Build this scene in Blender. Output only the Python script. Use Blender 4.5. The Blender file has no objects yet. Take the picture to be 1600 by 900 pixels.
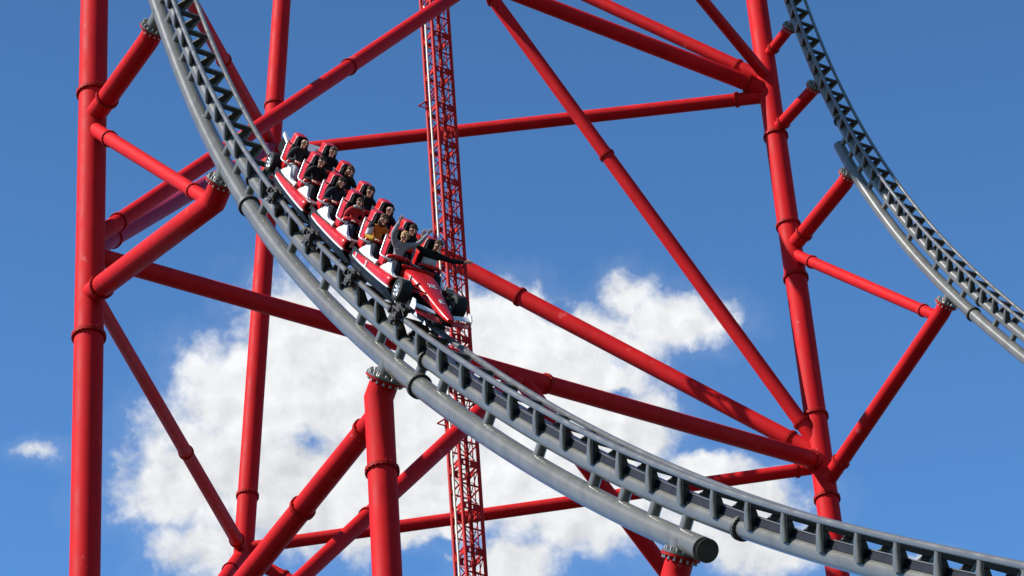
import bpy, bmesh, math, random
import numpy as np
from mathutils import Vector, Matrix
R=math.radians
random.seed(7)
scn=bpy.context.scene
col=scn.collection

# ---------------------------------------------------------------- camera
FPX=5646.0                       # focal length in pixels of a 1600 wide picture
wv=np.array([-543.,7000.,-FPX]); wv/=np.linalg.norm(wv)
Fv=np.array([0,0,-1.]); Yv=Fv-(Fv@wv)*wv; Yv/=np.linalg.norm(Yv)
M3=np.array([np.cross(Yv,wv),Yv,wv])      # camera axes -> world axes
CAM=np.array([0,0,1.7])
cd=bpy.data.cameras.new('camera'); cam=bpy.data.objects.new('camera',cd); col.objects.link(cam)
cd.sensor_width=36; cd.lens=36*FPX/1600; cd.clip_end=6000; cd.clip_start=.5
mw=Matrix([list(M3[i])+[CAM[i]] for i in range(3)]+[[0,0,0,1]])
cam.matrix_world=mw
scn.camera=cam

# ---------------------------------------------------------------- light
SUN_EL=R(43); SUN_AZ=R(249)      # azimuth measured from +Y towards +X
sdir=Vector((math.sin(SUN_AZ)*math.cos(SUN_EL),math.cos(SUN_AZ)*math.cos(SUN_EL),math.sin(SUN_EL)))
sl=bpy.data.lights.new('sun','SUN'); sl.energy=4.7; sl.angle=R(.5); sl.color=(1,.955,.9)
so=bpy.data.objects.new('sun',sl); col.objects.link(so); so.location=(-40,-20,120)
so.rotation_euler=sdir.to_track_quat('Z','Y').to_euler()
scn.view_settings.view_transform='Standard'; scn.view_settings.look='None'
scn.view_settings.exposure=1.05; scn.view_settings.gamma=1
SKY_STRENGTH=.083

def px_ray(px,py):
    return M3@np.array([(px-800)/FPX,-(py-450)/FPX,-1.])
def at(px,py,d):
    return CAM+px_ray(px,py)*d
def proj(P):
    c=(np.asarray(P)-CAM)@M3
    return np.array([800+FPX*c[0]/-c[2],450-FPX*c[1]/-c[2],-c[2]])

# world: physical sky with procedural cumulus, all by direction
W=bpy.data.worlds.new('World'); scn.world=W; W.use_nodes=True
nt=W.node_tree; nt.nodes.clear()
def N(t,**k):
    n=nt.nodes.new(t)
    for a,b in k.items(): setattr(n,a,b)
    return n
def setin(n,i,v):
    if isinstance(v,bpy.types.NodeSocket): nt.links.new(v,n.inputs[i])
    else: n.inputs[i].default_value=v
def mth(op,a,b=None,c=None,clamp=False):
    n=N('ShaderNodeMath',operation=op); n.use_clamp=clamp
    setin(n,0,a)
    if b is not None: setin(n,1,b)
    if c is not None: setin(n,2,c)
    return n.outputs[0]
def vm(op,a,b=None):
    n=N('ShaderNodeVectorMath',operation=op); setin(n,0,a)
    if b is not None: setin(n,1,b)
    return n
def sstep(x,a,b,lo=0.,hi=1.):
    n=N('ShaderNodeMapRange',interpolation_type='SMOOTHSTEP')
    setin(n,0,x); n.inputs[1].default_value=a; n.inputs[2].default_value=b; n.inputs[3].default_value=lo; n.inputs[4].default_value=hi
    return n.outputs[0]
sky=N('ShaderNodeTexSky',sky_type='NISHITA'); sky.sun_disc=False
sky.sun_elevation=SUN_EL; sky.sun_rotation=SUN_AZ
sky.air_density=1.0; sky.dust_density=0; sky.ozone_density=10; sky.altitude=50
tc=N('ShaderNodeTexCoord'); dirv=tc.outputs['Generated']
ax=[tuple(M3@np.array(v)) for v in ((1,0,0),(0,1,0),(0,0,-1.))]
dx=vm('DOT_PRODUCT',dirv,ax[0]).outputs['Value']; dy=vm('DOT_PRODUCT',dirv,ax[1]).outputs['Value']; dz=vm('DOT_PRODUCT',dirv,ax[2]).outputs['Value']
dzc=mth('MAXIMUM',dz,.05)
K=FPX/100.0                      # tangent plane in units of 100 picture pixels
u_=mth('MULTIPLY',mth('DIVIDE',dx,dzc),K); v_=mth('MULTIPLY',mth('DIVIDE',dy,dzc),K)
cb=N('ShaderNodeCombineXYZ'); setin(cb,0,u_); setin(cb,1,v_); uv=cb.outputs[0]
def noise(scale,detail,rough,vec=None,off=0,dist=0):
    n=N('ShaderNodeTexNoise',noise_dimensions='3D'); n.inputs['Scale'].default_value=scale
    n.inputs['Detail'].default_value=detail; n.inputs['Roughness'].default_value=rough; n.inputs['Distortion'].default_value=dist
    a=vm('ADD',vec if vec is not None else uv,(off,off*.7,off*.3)); nt.links.new(a.outputs[0],n.inputs['Vector'])
    return n
def billow(vec,scale,off):
    v=N('ShaderNodeTexVoronoi',feature='SMOOTH_F1',voronoi_dimensions='2D'); v.normalize=True
    v.inputs['Scale'].default_value=scale; v.inputs['Detail'].default_value=2; v.inputs['Roughness'].default_value=.55; v.inputs['Lacunarity'].default_value=2.2; v.inputs['Smoothness'].default_value=.35
    a=vm('ADD',vec,(off,off*.6,off*.2)); nt.links.new(a.outputs[0],v.inputs['Vector'])
    return mth('SUBTRACT',1.0,v.outputs['Distance'])
def warped(vec,amp=.55):
    w=noise(1.3,4,.6,vec=vec,off=3.1); a=vm('SUBTRACT',w.outputs['Color'],(.5,.5,.5)).outputs[0]
    b=N('ShaderNodeVectorMath',operation='SCALE'); nt.links.new(a,b.inputs[0]); b.inputs['Scale'].default_value=amp
    return vm('ADD',vec,b.outputs[0]).outputs[0]
BLOBS=[(470,545,85,115,1),(420,620,140,100,1),(560,600,180,140,1),(700,590,150,120,1),(860,620,170,110,1),(780,530,115,75,1),(960,670,100,80,1),
 (380,720,150,90,.9),(275,775,105,50,.8),(520,760,190,110,1),(700,750,180,95,1),(880,740,150,80,1),(330,850,85,60,.8),(1045,505,95,50,1),(985,468,48,42,.9),
 (915,520,90,40,.6),(970,545,90,38,.6),(1130,790,120,60,.9),(930,790,130,70,.9),(1190,850,90,42,.8),(56,706,56,24,.30),(800,890,80,45,.9),(560,830,110,40,.8),(1110,735,70,26,.8),(1180,760,60,30,.7),(1440,868,60,18,.32)]
def shape(p):
    """how deep inside the bank a direction lies"""
    acc=None
    for (bx,by,rx,ry,am) in BLOBS:
        q=vm('SUBTRACT',p,((bx-800)/100,(450-by)/100,0)).outputs[0]
        q=vm('DIVIDE',q,(rx/100,ry/100,1.)).outputs[0]
        q=mth('MULTIPLY_ADD',vm('LENGTH',q).outputs['Value'],-max(am,.8),am)
        acc=q if acc is None else mth('SMOOTH_MAX',acc,q,.25)
    for (bx,by,rx,ry,am) in [(480,690,70,45,.55),(640,885,70,38,.9),(870,492,34,26,.7),(955,612,50,14,.8),(690,850,30,14,.6),(300,700,50,20,.4)]:
        q=vm('SUBTRACT',p,((bx-800)/100,(450-by)/100,0)).outputs[0]
        q=vm('DIVIDE',q,(rx/100,ry/100,1.)).outputs[0]
        q=mth('MAXIMUM',mth('MULTIPLY_ADD',vm('LENGTH',q).outputs['Value'],-am,am),0)
        acc=mth('SUBTRACT',acc,q)
    return acc
def density(vec):
    p=warped(vec); b1=billow(p,.85,1.7); b2=billow(p,2.6,4.4)
    return b1,b2,p
b1,b2,pw=density(uv)
acc=shape(pw)
n1=noise(1.15,7,.62,off=1.7); n2=noise(4.5,5,.65,off=9.2)
den=mth('ADD',acc,mth('MULTIPLY',mth('SUBTRACT',b1,.62),.75))
den=mth('ADD',den,mth('MULTIPLY',mth('SUBTRACT',b2,.62),.30))
den=mth('ADD',den,mth('MULTIPLY',mth('SUBTRACT',n1.outputs['Fac'],.475),1.15))
den=mth('ADD',den,mth('MULTIPLY',mth('SUBTRACT',n2.outputs['Fac'],.5),.30))
alpha=sstep(den,-.24,.46)
veil=mth('MULTIPLY',sstep(den,-.75,.3),.10)      # thin vapour round the bank
alpha=mth('MAXIMUM',alpha,veil)
front=sstep(dz,.3,.5)
alpha=mth('MULTIPLY',alpha,front)
# self shading: sides of the billows turned away from the sun are greyer
ps=vm('ADD',pw,(-.20,.16,0)).outputs[0]
b1s=billow(ps,.85,1.7); b2s=billow(ps,2.6,4.4)
relief=mth('ADD',mth('SUBTRACT',b1,b1s),mth('MULTIPLY',mth('SUBTRACT',b2,b2s),.5))
n3=noise(.6,4,.55,off=5.5)
br=mth('ADD',.93,mth('MULTIPLY',relief,.42))
br=mth('ADD',br,mth('MULTIPLY',mth('SUBTRACT',n3.outputs['Fac'],.5),.30))
br=mth('SUBTRACT',br,mth('MULTIPLY',sstep(v_,.5,-4.5),.09))
br=mth('MINIMUM',mth('MAXIMUM',br,.70),1.0)
cc=N('ShaderNodeCombineColor'); setin(cc,0,mth('SUBTRACT',mth('MULTIPLY',br,1.03),.04)); setin(cc,1,br); setin(cc,2,mth('ADD',mth('MULTIPLY',br,.96),.055))
bg1=N('ShaderNodeBackground'); 
tint=N('ShaderNodeVectorMath',operation='MULTIPLY'); nt.links.new(sky.outputs[0],tint.inputs[0]); tint.inputs[1].default_value=(.80,.985,.97)
sz=N('ShaderNodeSeparateXYZ'); nt.links.new(dirv,sz.inputs[0])
gr=N('ShaderNodeMapRange'); nt.links.new(sz.outputs[2],gr.inputs[0])
for i_,v_ in ((1,.54),(2,.70),(3,1.50),(4,.98)): gr.inputs[i_].default_value=v_
grs=N('ShaderNodeVectorMath',operation='SCALE'); nt.links.new(tint.outputs[0],grs.inputs[0]); nt.links.new(gr.outputs[0],grs.inputs['Scale'])
nt.links.new(grs.outputs[0],bg1.inputs[0]); bg1.inputs[1].default_value=SKY_STRENGTH
bg2=N('ShaderNodeBackground'); nt.links.new(cc.outputs[0],bg2.inputs[0]); bg2.inputs[1].default_value=.47
mx=N('ShaderNodeMixShader'); setin(mx,0,alpha); nt.links.new(bg1.outputs[0],mx.inputs[1]); nt.links.new(bg2.outputs[0],mx.inputs[2])
W.cycles.sampling_method='MANUAL'; W.cycles.sample_map_resolution=512
out=N('ShaderNodeOutputWorld'); nt.links.new(mx.outputs[0],out.inputs[0])

# ---------------------------------------------------------------- materials
def mat(name,colr,rough=.5,metal=0,var=.06,vscale=2.0,coat=0,spots=0,spotcol=(.8,.45,.42),bump=0,spec=.5,streak=0,rv=1.0):
    m=bpy.data.materials.new(name); m.use_nodes=True; t=m.node_tree; b=t.nodes['Principled BSDF']
    b.inputs['Roughness'].default_value=rough; b.inputs['Metallic'].default_value=metal
    b.inputs['Specular IOR Level'].default_value=spec
    if coat: b.inputs['Coat Weight'].default_value=coat; b.inputs['Coat Roughness'].default_value=.12
    g=t.nodes.new('ShaderNodeNewGeometry')
    n=t.nodes.new('ShaderNodeTexNoise'); n.inputs['Scale'].default_value=vscale; n.inputs['Detail'].default_value=6
    t.links.new(g.outputs['Position'],n.inputs['Vector'])
    mr=t.nodes.new('ShaderNodeMapRange'); mr.inputs[1].default_value=.3; mr.inputs[2].default_value=.7; mr.inputs[3].default_value=1-var*2; mr.inputs[4].default_value=1+var
    t.links.new(n.outputs['Fac'],mr.inputs[0])
    c=t.nodes.new('ShaderNodeVectorMath'); c.operation='SCALE'; c.inputs[0].default_value=colr; t.links.new(mr.outputs[0],c.inputs['Scale'])
    last=c.outputs[0]
    if streak:      # rain and dirt streaks that run down the steel
        ms=t.nodes.new('ShaderNodeVectorMath'); ms.operation='MULTIPLY'; ms.inputs[1].default_value=(3.2,3.2,.16); t.links.new(g.outputs['Position'],ms.inputs[0])
        n4=t.nodes.new('ShaderNodeTexNoise'); n4.inputs['Scale'].default_value=1.0; n4.inputs['Detail'].default_value=5; t.links.new(ms.outputs[0],n4.inputs['Vector'])
        m4=t.nodes.new('ShaderNodeMapRange'); m4.inputs[1].default_value=.42; m4.inputs[2].default_value=.68; m4.inputs[3].default_value=1.0; m4.inputs[4].default_value=1-streak; t.links.new(n4.outputs['Fac'],m4.inputs[0])
        c4=t.nodes.new('ShaderNodeVectorMath'); c4.operation='SCALE'; t.links.new(last,c4.inputs[0]); t.links.new(m4.outputs[0],c4.inputs['Scale']); last=c4.outputs[0]
    if spots:
        n2=t.nodes.new('ShaderNodeTexNoise'); n2.inputs['Scale'].default_value=1.9; n2.inputs['Detail'].default_value=4; n2.inputs['Roughness'].default_value=.65
        t.links.new(g.outputs['Position'],n2.inputs['Vector'])
        r=t.nodes.new('ShaderNodeMapRange'); r.inputs[1].default_value=.665; r.inputs[2].default_value=.70; r.inputs[3].default_value=0; r.inputs[4].default_value=spots
        t.links.new(n2.outputs['Fac'],r.inputs[0])
        x=t.nodes.new('ShaderNodeMix'); x.data_type='RGBA'; t.links.new(r.outputs[0],x.inputs[0]); t.links.new(last,x.inputs[6]); x.inputs[7].default_value=(*spotcol,1)
        last=x.outputs[2]
    t.links.new(last,b.inputs['Base Color'])
    rr=t.nodes.new('ShaderNodeMapRange'); rr.inputs[1].default_value=.3; rr.inputs[2].default_value=.7; rr.inputs[3].default_value=max(.02,rough-.07*rv); rr.inputs[4].default_value=rough+.09*rv
    t.links.new(n.outputs['Fac'],rr.inputs[0]); t.links.new(rr.outputs[0],b.inputs['Roughness'])
    if bump:
        bp=t.nodes.new('ShaderNodeBump'); bp.inputs['Strength'].default_value=bump; bp.inputs['Distance'].default_value=.01; t.links.new(n.outputs['Fac'],bp.inputs['Height']); t.links.new(bp.outputs[0],b.inputs['Normal'])
    return m
RED=mat('red_steel_paint',(0.420,0.0082,0.0095),.60,var=.06,vscale=1.3,spots=.36,spec=.05,streak=.13,spotcol=(.50,.12,.10))
MAUVE=mat('red_paint_magenta_tint',(.24,.014,.042),.6,var=.06,vscale=1.0,spec=.08)  # purple tint of reflected light put into this red beam's colour
RED2=mat('red_steel_paint_even',(0.39,0.0077,0.0060),.62,var=.03,vscale=.25,spec=.05)
REDB=mat('red_flange_paint',(0.3096,0.0069,0.0052),.6,spec=.08,var=.08,vscale=3)
GREY=mat('grey_track_paint',(.108,.104,.090),.25,rv=.2,var=.07,vscale=1.6,spec=.5,streak=.18,spots=.25,spotcol=(.03,.028,.024))
TIEM=mat('tie_grey_baked_shade',(.052,.050,.044),.5,var=.15,vscale=3,spec=.2,streak=.2)  # crossbar and web grey darkened: their shade is put into the colour
CAPM=mat('end_cap_plate',(.055,.046,.034),.6,var=.12,vscale=4,spec=.2)
RAILM=mat('rail_steel',(0.1118,0.1092,0.1015),.22,spec=.5,metal=.15,var=.05,vscale=3)
DARKF=mat('weathered_dark_flange',(0.0473,0.0447,0.0387),.6,var=.2,vscale=6)
BOLT=mat('zinc_bolts',(0.3612,0.3526,0.3182),.4,metal=.6,var=.15,vscale=9)
NAVY=mat('navy_coat',(.004,.006,.012),.55,spec=.15,var=.15,vscale=4)  # near-black navy for the spine strip and pod top panels
CARRED=mat('glossy_car_red',(0.3956,0.0069,0.0060),.28,spec=.2,coat=.08,var=.02,vscale=4)
WHITE=mat('white_fibreglass',(0.4730,0.4730,0.4644),.4,var=.03,vscale=4)
BLACK=mat('black_chassis',(0.0052,0.0056,0.0069),.55,var=.3,vscale=8,spec=.12)
PAD=mat('black_seat_pad',(0.0034,0.0034,0.0034),.8,var=.2,vscale=12,spec=.08)
TYRE=mat('tyre_rubber',(.010,.010,.010),.75,spec=.2,var=.15,vscale=8)
RIM=mat('wheel_rim_metal',(0.4730,0.4730,0.4558),.3,metal=.7,var=.1,vscale=12)
BARM=mat('brushed_bar_metal',(0.3612,0.3526,0.3268),.35,metal=.5,var=.08,vscale=9)
BRASS=mat('oily_bogie_metal',(.034,.030,.022),.45,metal=.4,var=.4,vscale=12)
CREAM=mat('cream_cable_sheath',(0.4730,0.4300,0.3096),.5,var=.05,vscale=2)
WHEELM=mat('road_wheel_polyurethane',(0.0860,0.0645,0.0430),.5,var=.2,vscale=9)
LATT=mat('lattice_red_paint',(0.3612,0.0095,0.0069),.55,spec=.1,var=.15,vscale=2.5)
CONC=mat('concrete_paving',(.035,.034,.030),.9,var=.12,vscale=.5)

# ---------------------------------------------------------------- object helpers
def link(o,parent=None,loc=None):
    col.objects.link(o)
    if parent is not None: o.parent=parent
    if loc is not None: o.location=loc
    return o
def tag(o,label,cat,group=None,kind=None):
    if label: o['label']=label
    if cat: o['category']=cat
    if group: o['group']=group
    if kind: o['kind']=kind
    return o
def empty(name,matrix):
    e=bpy.data.objects.new(name,None); e.empty_display_size=.3; col.objects.link(e); e.matrix_world=matrix; return e
def mesh_from(bm,name,mats,smooth=None):
    bmesh.ops.recalc_face_normals(bm,faces=bm.faces)
    me=bpy.data.meshes.new(name); bm.to_mesh(me); bm.free()
    for m in (mats if isinstance(mats,(list,tuple)) else [mats]): me.materials.append(m)
    return me
def obj(name,bm,mats,parent=None,loc=None):
    return link(bpy.data.objects.new(name,mesh_from(bm,name,mats)),parent,loc)
def V(p): return Vector((float(p[0]),float(p[1]),float(p[2])))
def frame_of(d,hint=None):
    d=d.normalized(); h=hint or Vector((0,0,1))
    if abs(d.dot(h))>.95: h=Vector((0,1,0)) if abs(d.y)<.9 else Vector((1,0,0))
    a=d.cross(h).normalized(); b=a.cross(d).normalized(); return a,b
def ring(bm,c,a,b,ra,rb,n,ph=0):
    return [bm.verts.new(c+a*(math.cos(2*math.pi*i/n+ph)*ra)+b*(math.sin(2*math.pi*i/n+ph)*rb)) for i in range(n)]
def bridge(bm,r0,r1,smooth=True,mi=0):
    n=len(r0)
    for i in range(n):
        f=bm.faces.new((r0[i],r0[(i+1)%n],r1[(i+1)%n],r1[i])); f.smooth=smooth; f.material_index=mi
def cap(bm,r,mi=0):
    vs=[bm.verts.new(v.co) for v in r]; f=bm.faces.new(vs); f.material_index=mi
def tube(bm,pts,rad,n=20,caps=True,mi=0):
    """swept pipe with mitred bends; rad is a number or one per point"""
    pts=[V(p) for p in pts]; m=len(pts)
    rr=rad if isinstance(rad,(list,tuple)) else [rad]*m
    dirs=[(pts[i+1]-pts[i]).normalized() for i in range(m-1)]
    a,b=frame_of(dirs[0]); prev=None; rings=[]
    for i in range(m):
        if i==0: t=dirs[0]
        elif i==m-1: t=dirs[-1]
        else: t=(dirs[i-1]+dirs[i]).normalized()
        d=dirs[min(i,m-2)] if i==0 else dirs[i-1]
        # transport
        a=(a-d*a.dot(d)).normalized(); b=d.cross(a).normalized()
        vs=[]
        for k in range(n):
            an=2*math.pi*k/n; off=(a*math.cos(an)+b*math.sin(an))*rr[i]
            if 0<i<m-1:
                den_=d.dot(t)
                off=off-d*(off.dot(t)/den_)
            vs.append(bm.verts.new(pts[i]+off))
        if 0<i<m-1:
            d2=dirs[i]; ax_=d.cross(d2)
            if ax_.length>1e-6:
                q=d.rotation_difference(d2); a=q@a
        rings.append(vs)
    for i in range(m-1): bridge(bm,rings[i],rings[i+1],True,mi)
    if caps: cap(bm,rings[0],mi); cap(bm,rings[-1],mi)
    return rings
def box(bm,c,size,mtx=None,mi=0,bev=0):
    r=bmesh.ops.create_cube(bm,size=1.0); vs=r['verts']
    for v in vs:
        v.co=Vector((v.co.x*size[0],v.co.y*size[1],v.co.z*size[2]))
    fs=set(f for v in vs for f in v.link_faces)
    for f in fs: f.material_index=mi
    if bev:
        es=list(set(e for v in vs for e in v.link_edges))
        rb=bmesh.ops.bevel(bm,geom=es,offset=bev,segments=2,affect='EDGES',profile=.7)
        vs=list(set(v for f in rb['faces'] for v in f.verts)|set(v for v in vs if v.is_valid))
        for f in set(f for v in vs for f in v.link_faces): f.material_index=mi
    for v in vs:
        p=v.co.copy()
        if mtx is not None: p=mtx@p
        v.co=p+Vector(c)
    return vs
def prism(bm,poly,y0,y1,mi=0,sm=False,taper=None):
    """polygon in X-Z extruded along Y (taper: function (x,z,side)->(dy) )"""
    A=[];B=[]
    for (x,z) in poly:
        A.append(bm.verts.new((x,y0 if taper is None else taper(x,z,0),z))); B.append(bm.verts.new((x,y1 if taper is None else taper(x,z,1),z)))
    n=len(poly)
    for i in range(n):
        f=bm.faces.new((A[i],A[(i+1)%n],B[(i+1)%n],B[i])); f.material_index=mi; f.smooth=sm
    f=bm.faces.new(A); f.material_index=mi; f=bm.faces.new(B); f.material_index=mi
def bolts(bm,c,d,rad,n,r=.022,h=.05,mi=0,off=0):
    a,b=frame_of(d); d=d.normalized()
    for i in range(n):
        an=2*math.pi*i/n; p=c+a*math.cos(an)*rad+b*math.sin(an)*rad
        tube(bm,[p-d*(h/2)+d*off,p+d*(h/2)+d*off],r,6,True,mi)
def flange_on(parent,org,c,d,r,fm=None,bm_=None,th=.10,over=1.22,nb=20,bh=.035,br=None):
    """bolted ring joint on a pipe: ring part with its bolts as a sub-part"""
    c=V(c)-org; d=d.normalized()
    b=bmesh.new(); R2=r*over
    tube(b,[c-d*th/2,c-d*.006],R2,36); tube(b,[c+d*.006,c+d*th/2],R2,36)
    tube(b,[c-d*.012,c+d*.012],R2*.97,36)
    f=obj('flange',b,fm or REDB,parent)
    b=bmesh.new(); rb=(r+R2)/2+ .008
    bolts(b,c,d,rb,nb,br or max(.016,r*.055),th+bh*2)
    obj('bolt_ring',b,bm_ or REDB,f)
    return f

# ---------------------------------------------------------------- tracks (curve in a vertical plane)
PHI=.55257
hv=np.array([math.sin(PHI),-math.cos(PHI),0.]); zv=np.array([0,0,1.]); lv=np.cross(zv,hv)
GAUGE=.80738; D1=.567; D2=1.19
class Track:
    def __init__(s,P0,ca,cb,k,s0,s1,ext0,ext1,kap0,kap1):
        ss=np.arange(s0,s1+.01,.1); pa=np.poly1d(ca); pb=np.poly1d(cb)
        th=np.arctan2(-pb.deriv()(ss),pa.deriv()(ss))
        sp=np.hypot(pa.deriv()(ss),pb.deriv()(ss))
        S=s0+np.concatenate([[0],np.cumsum((sp[1:]+sp[:-1])/2*.1)])
        C0=np.array(P0)*1.0+CAM/k
        a0=pa(s0); b0=pb(s0)
        pre=np.arange(s0-ext0,s0-.05,.1); post=np.arange(S[-1]+.1,S[-1]+ext1,.1)
        th0=np.minimum(th[0]-kap0*(pre-s0)*1.0,R(88)); th1=np.maximum(th[-1]-kap1*(post-S[-1]),0)
        s.S=np.concatenate([pre,S,post]); s.T=np.concatenate([th0,th,th1])
        ds=np.diff(s.S); ca_=np.cos((s.T[1:]+s.T[:-1])/2)*ds; sa_=-np.sin((s.T[1:]+s.T[:-1])/2)*ds
        A=np.concatenate([[0],np.cumsum(ca_)]); B=np.concatenate([[0],np.cumsum(sa_)])
        i=len(pre); s.A=A-A[i]+a0; s.B=B-B[i]+b0
        s.k=k; s.C0=(np.array(P0)+lv*GAUGE/2)*k+CAM
        s.S*=k; s.A*=k; s.B*=k; s.g=GAUGE*k; s.d1=D1*k; s.d2=D2*k
    def fr(s,q):
        a=np.interp(q,s.S,s.A); b=np.interp(q,s.S,s.B); t=np.interp(q,s.S,s.T)
        T=math.cos(t)*hv-math.sin(t)*zv; U=math.sin(t)*hv+math.cos(t)*zv
        return s.C0+a*hv+b*zv,T,U
    def pt(s,q,lat,z):
        C,T,U=s.fr(q); return C+lat*lv+z*U
    def near(s,px,py,lat,z):
        best=min(np.arange(s.S[0],s.S[-1],.05),key=lambda q:(lambda p:(p[0]-px)**2+(p[1]-py)**2)(proj(s.pt(q,lat,z))))
        return float(best)
    def plane(s,px,py,lat=0.):
        r=px_ray(px,py); k=((s.C0+lat*lv-CAM)@lv)/(r@lv); return CAM+r*k
TM=Track([-3.454585973413717,66.09035344544445,53.45205065581252],
 [-1.4435789874230139e-09,2.2497912831338788e-07,-1.25526702597458e-05,0.0002604980787265793,0.004023297964023474,0.37458561197283236,-10.676513547484078],
 [-1.4222508776270477e-09,2.2524352140887309e-07,-1.3207197687385036e-05,0.0003451240257200151,-0.000669770502784804,-0.9180554640979174,18.560665850862527],
 1.0,0,51.8,16,22,.004,.012)
TR=Track([15.452555629409275,110.6030371131876,92.09498357771608],
 [-2.482962419445055e-06,9.800996176471388e-05,0.006066524496880349,0.19508266495641696,-4.659179635885077],
 [-1.9862768503265804e-06,0.00012918615352002318,0.00013213360735642686,-0.9753718793679688,14.729633482810367],
 .9034,0,27.9,14,12,.008,.012)

# ---------------------------------------------------------------- ground
bm=bmesh.new(); bmesh.ops.create_grid(bm,x_segments=8,y_segments=8,size=2500)
g=obj('ground',bm,CONC); tag(g,None,None,kind='structure')

# ---------------------------------------------------------------- track building
def tie_mesh(k,name):
    bm=bmesh.new(); g2=GAUGE*k/2; d1=D1*k
    X=Vector((1,0,0));Y=Vector((0,1,0));Z=Vector((0,0,1))
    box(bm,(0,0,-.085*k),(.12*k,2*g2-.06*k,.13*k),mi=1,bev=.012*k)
    for sg in (-1,1):
        def pl(y,z): return Vector((0,sg*y*k,z*k))
        # leg: flattened tapering pipe from rail down to the spine
        tops=[(pl(.385,-.045),.07,.05),(pl(.345,-.20),.092,.055),(pl(.275,-.40),.125,.055),(pl(.215,-.545),.13,.055)]
        rs=[ring(bm,c,X,Y,ra*k,rb*k,14) for c,ra,rb in tops]
        for i in range(3): bridge(bm,rs[i],rs[i+1])
        cap(bm,rs[0]);cap(bm,rs[-1])
        # gusset web
        poly=[(.385,-.06),(.22,-.06),(.19,-.15),(.03,-.35),(.02,-.47),(.19,-.56)]
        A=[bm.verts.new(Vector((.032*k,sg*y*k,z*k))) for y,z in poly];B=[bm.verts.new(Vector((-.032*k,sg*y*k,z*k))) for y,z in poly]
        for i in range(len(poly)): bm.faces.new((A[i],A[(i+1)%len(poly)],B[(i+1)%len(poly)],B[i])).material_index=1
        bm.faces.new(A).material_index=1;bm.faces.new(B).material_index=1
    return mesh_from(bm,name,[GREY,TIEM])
def lmat(tr,q):
    C,T,U=tr.fr(q); m=Matrix.Identity(4)
    for i in range(3): m[i][0]=T[i];m[i][1]=lv[i];m[i][2]=U[i];m[i][3]=C[i]
    return m
def build_track(tr,label,ties,posts,s2a,s2b,fin,fl1,fl2,q0,q1):
    k=tr.k; base=V(tr.pt(ties[len(ties)//2],0,0))
    root=bpy.data.objects.new('coaster_track',None); col.objects.link(root); root.location=base
    tag(root,label,'coaster track')
    def sw(name,lat,z,r,a,b,m,n=24,caps=True):
        bm=bmesh.new(); qs=np.arange(a,b+.001,.35*k)
        tube(bm,[V(tr.pt(q,lat,z))-base for q in qs],r,n,caps); return obj(name,bm,m,root)
    for sg in (-1,1): sw('running_rail',sg*tr.g/2,0,.068*k,q0,q1,RAILM,20)
    sw('spine_tube',0,-tr.d1,.185*k,q0,q1,GREY,32)
    st=sw('support_tube',0,-tr.d2,.235*k,s2a,s2b,GREY,36)
    for q in (s2a,s2b):
        if q0+2<q<q1-2:
            C,T,U=tr.fr(q); sgn=-1 if q==s2a else 1
            bm=bmesh.new(); c=V(tr.pt(q,0,-tr.d2))-base
            tube(bm,[c+V(T)*sgn*.002,c+V(T)*sgn*.012*k],.2335*k,36); obj('end_cap',bm,CAPM,st)
    tm=tie_mesh(k,'cross_tie')
    for q in ties:
        o=bpy.data.objects.new('cross_tie',tm); link(o,root); m=lmat(tr,q); m.translation-=base; o.matrix_local=m
    bm=bmesh.new(); tube(bm,[(0,0,-tr.d1-.1*k),(0,0,-tr.d2+.14*k)],[.12*k,.12*k],20,False)
    for v in bm.verts: v.co.x*=1.12
    pm=mesh_from(bm,'post',GREY)
    for q in posts:
        o=bpy.data.objects.new('spacer_post',pm); link(o,root); m=lmat(tr,q); m.translation-=base; o.matrix_local=m
    for q in fl1:
        C,T,U=tr.fr(q); flange_on(root,base,tr.pt(q,0,-tr.d1),V(T),.185*k,DARKF,DARKF,.10*k,1.33,20,.02)
    for q in fl2:
        C,T,U=tr.fr(q); flange_on(root,base,tr.pt(q,0,-tr.d2),V(T),.235*k,DARKF,DARKF,.12*k,1.27,24,.02)
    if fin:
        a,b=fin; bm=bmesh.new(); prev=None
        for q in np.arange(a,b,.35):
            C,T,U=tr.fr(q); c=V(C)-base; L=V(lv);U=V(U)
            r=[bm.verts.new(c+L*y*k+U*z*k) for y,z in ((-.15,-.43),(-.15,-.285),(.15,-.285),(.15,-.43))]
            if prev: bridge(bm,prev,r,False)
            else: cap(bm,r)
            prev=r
        cap(bm,prev); nf=obj('navy_strip',bm,NAVY,root)  # dark navy box strip along the top of the spine tube
        bm=bmesh.new(); prev=None
        for q in np.arange(a,b,.35):
            C,T,U=tr.fr(q); c=V(C)-base; L=V(lv);U=V(U)
            r=[bm.verts.new(c+L*y*k+U*z*k) for y,z in ((-.17,-.282),(-.17,-.262),(.17,-.262),(.17,-.282))]
            if prev: bridge(bm,prev,r,False)
            else: cap(bm,r)
            prev=r
        cap(bm,prev); obj('cover_plate',bm,GREY,nf)
    return root,base
ties=[.54-1.25*i for i in range(10,0,-1)]+[.54+1.25*i for i in range(8)]
q=ties[-1]
for n,d in ((12,1.455),(5,1.446),(7,1.407),(13,1.334)):
    for i in range(n): q+=d; ties.append(q)
S2END=TM.near(1106,857,0,-TM.d2)
HEADS_M=[(241,46),(345,287),(602,594),(1062,868)]
mposts=[-9.4,-6.9,-4.4,-1.96,-.7,.54,1.8,3.05,5.55,8.03,9.3,10.75,12.2,15.1,18.0,20.95,21.56+.9,23.85,25.3,26.75,29.65,32.55,35.4,36.85,38.25,39.65]
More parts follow.
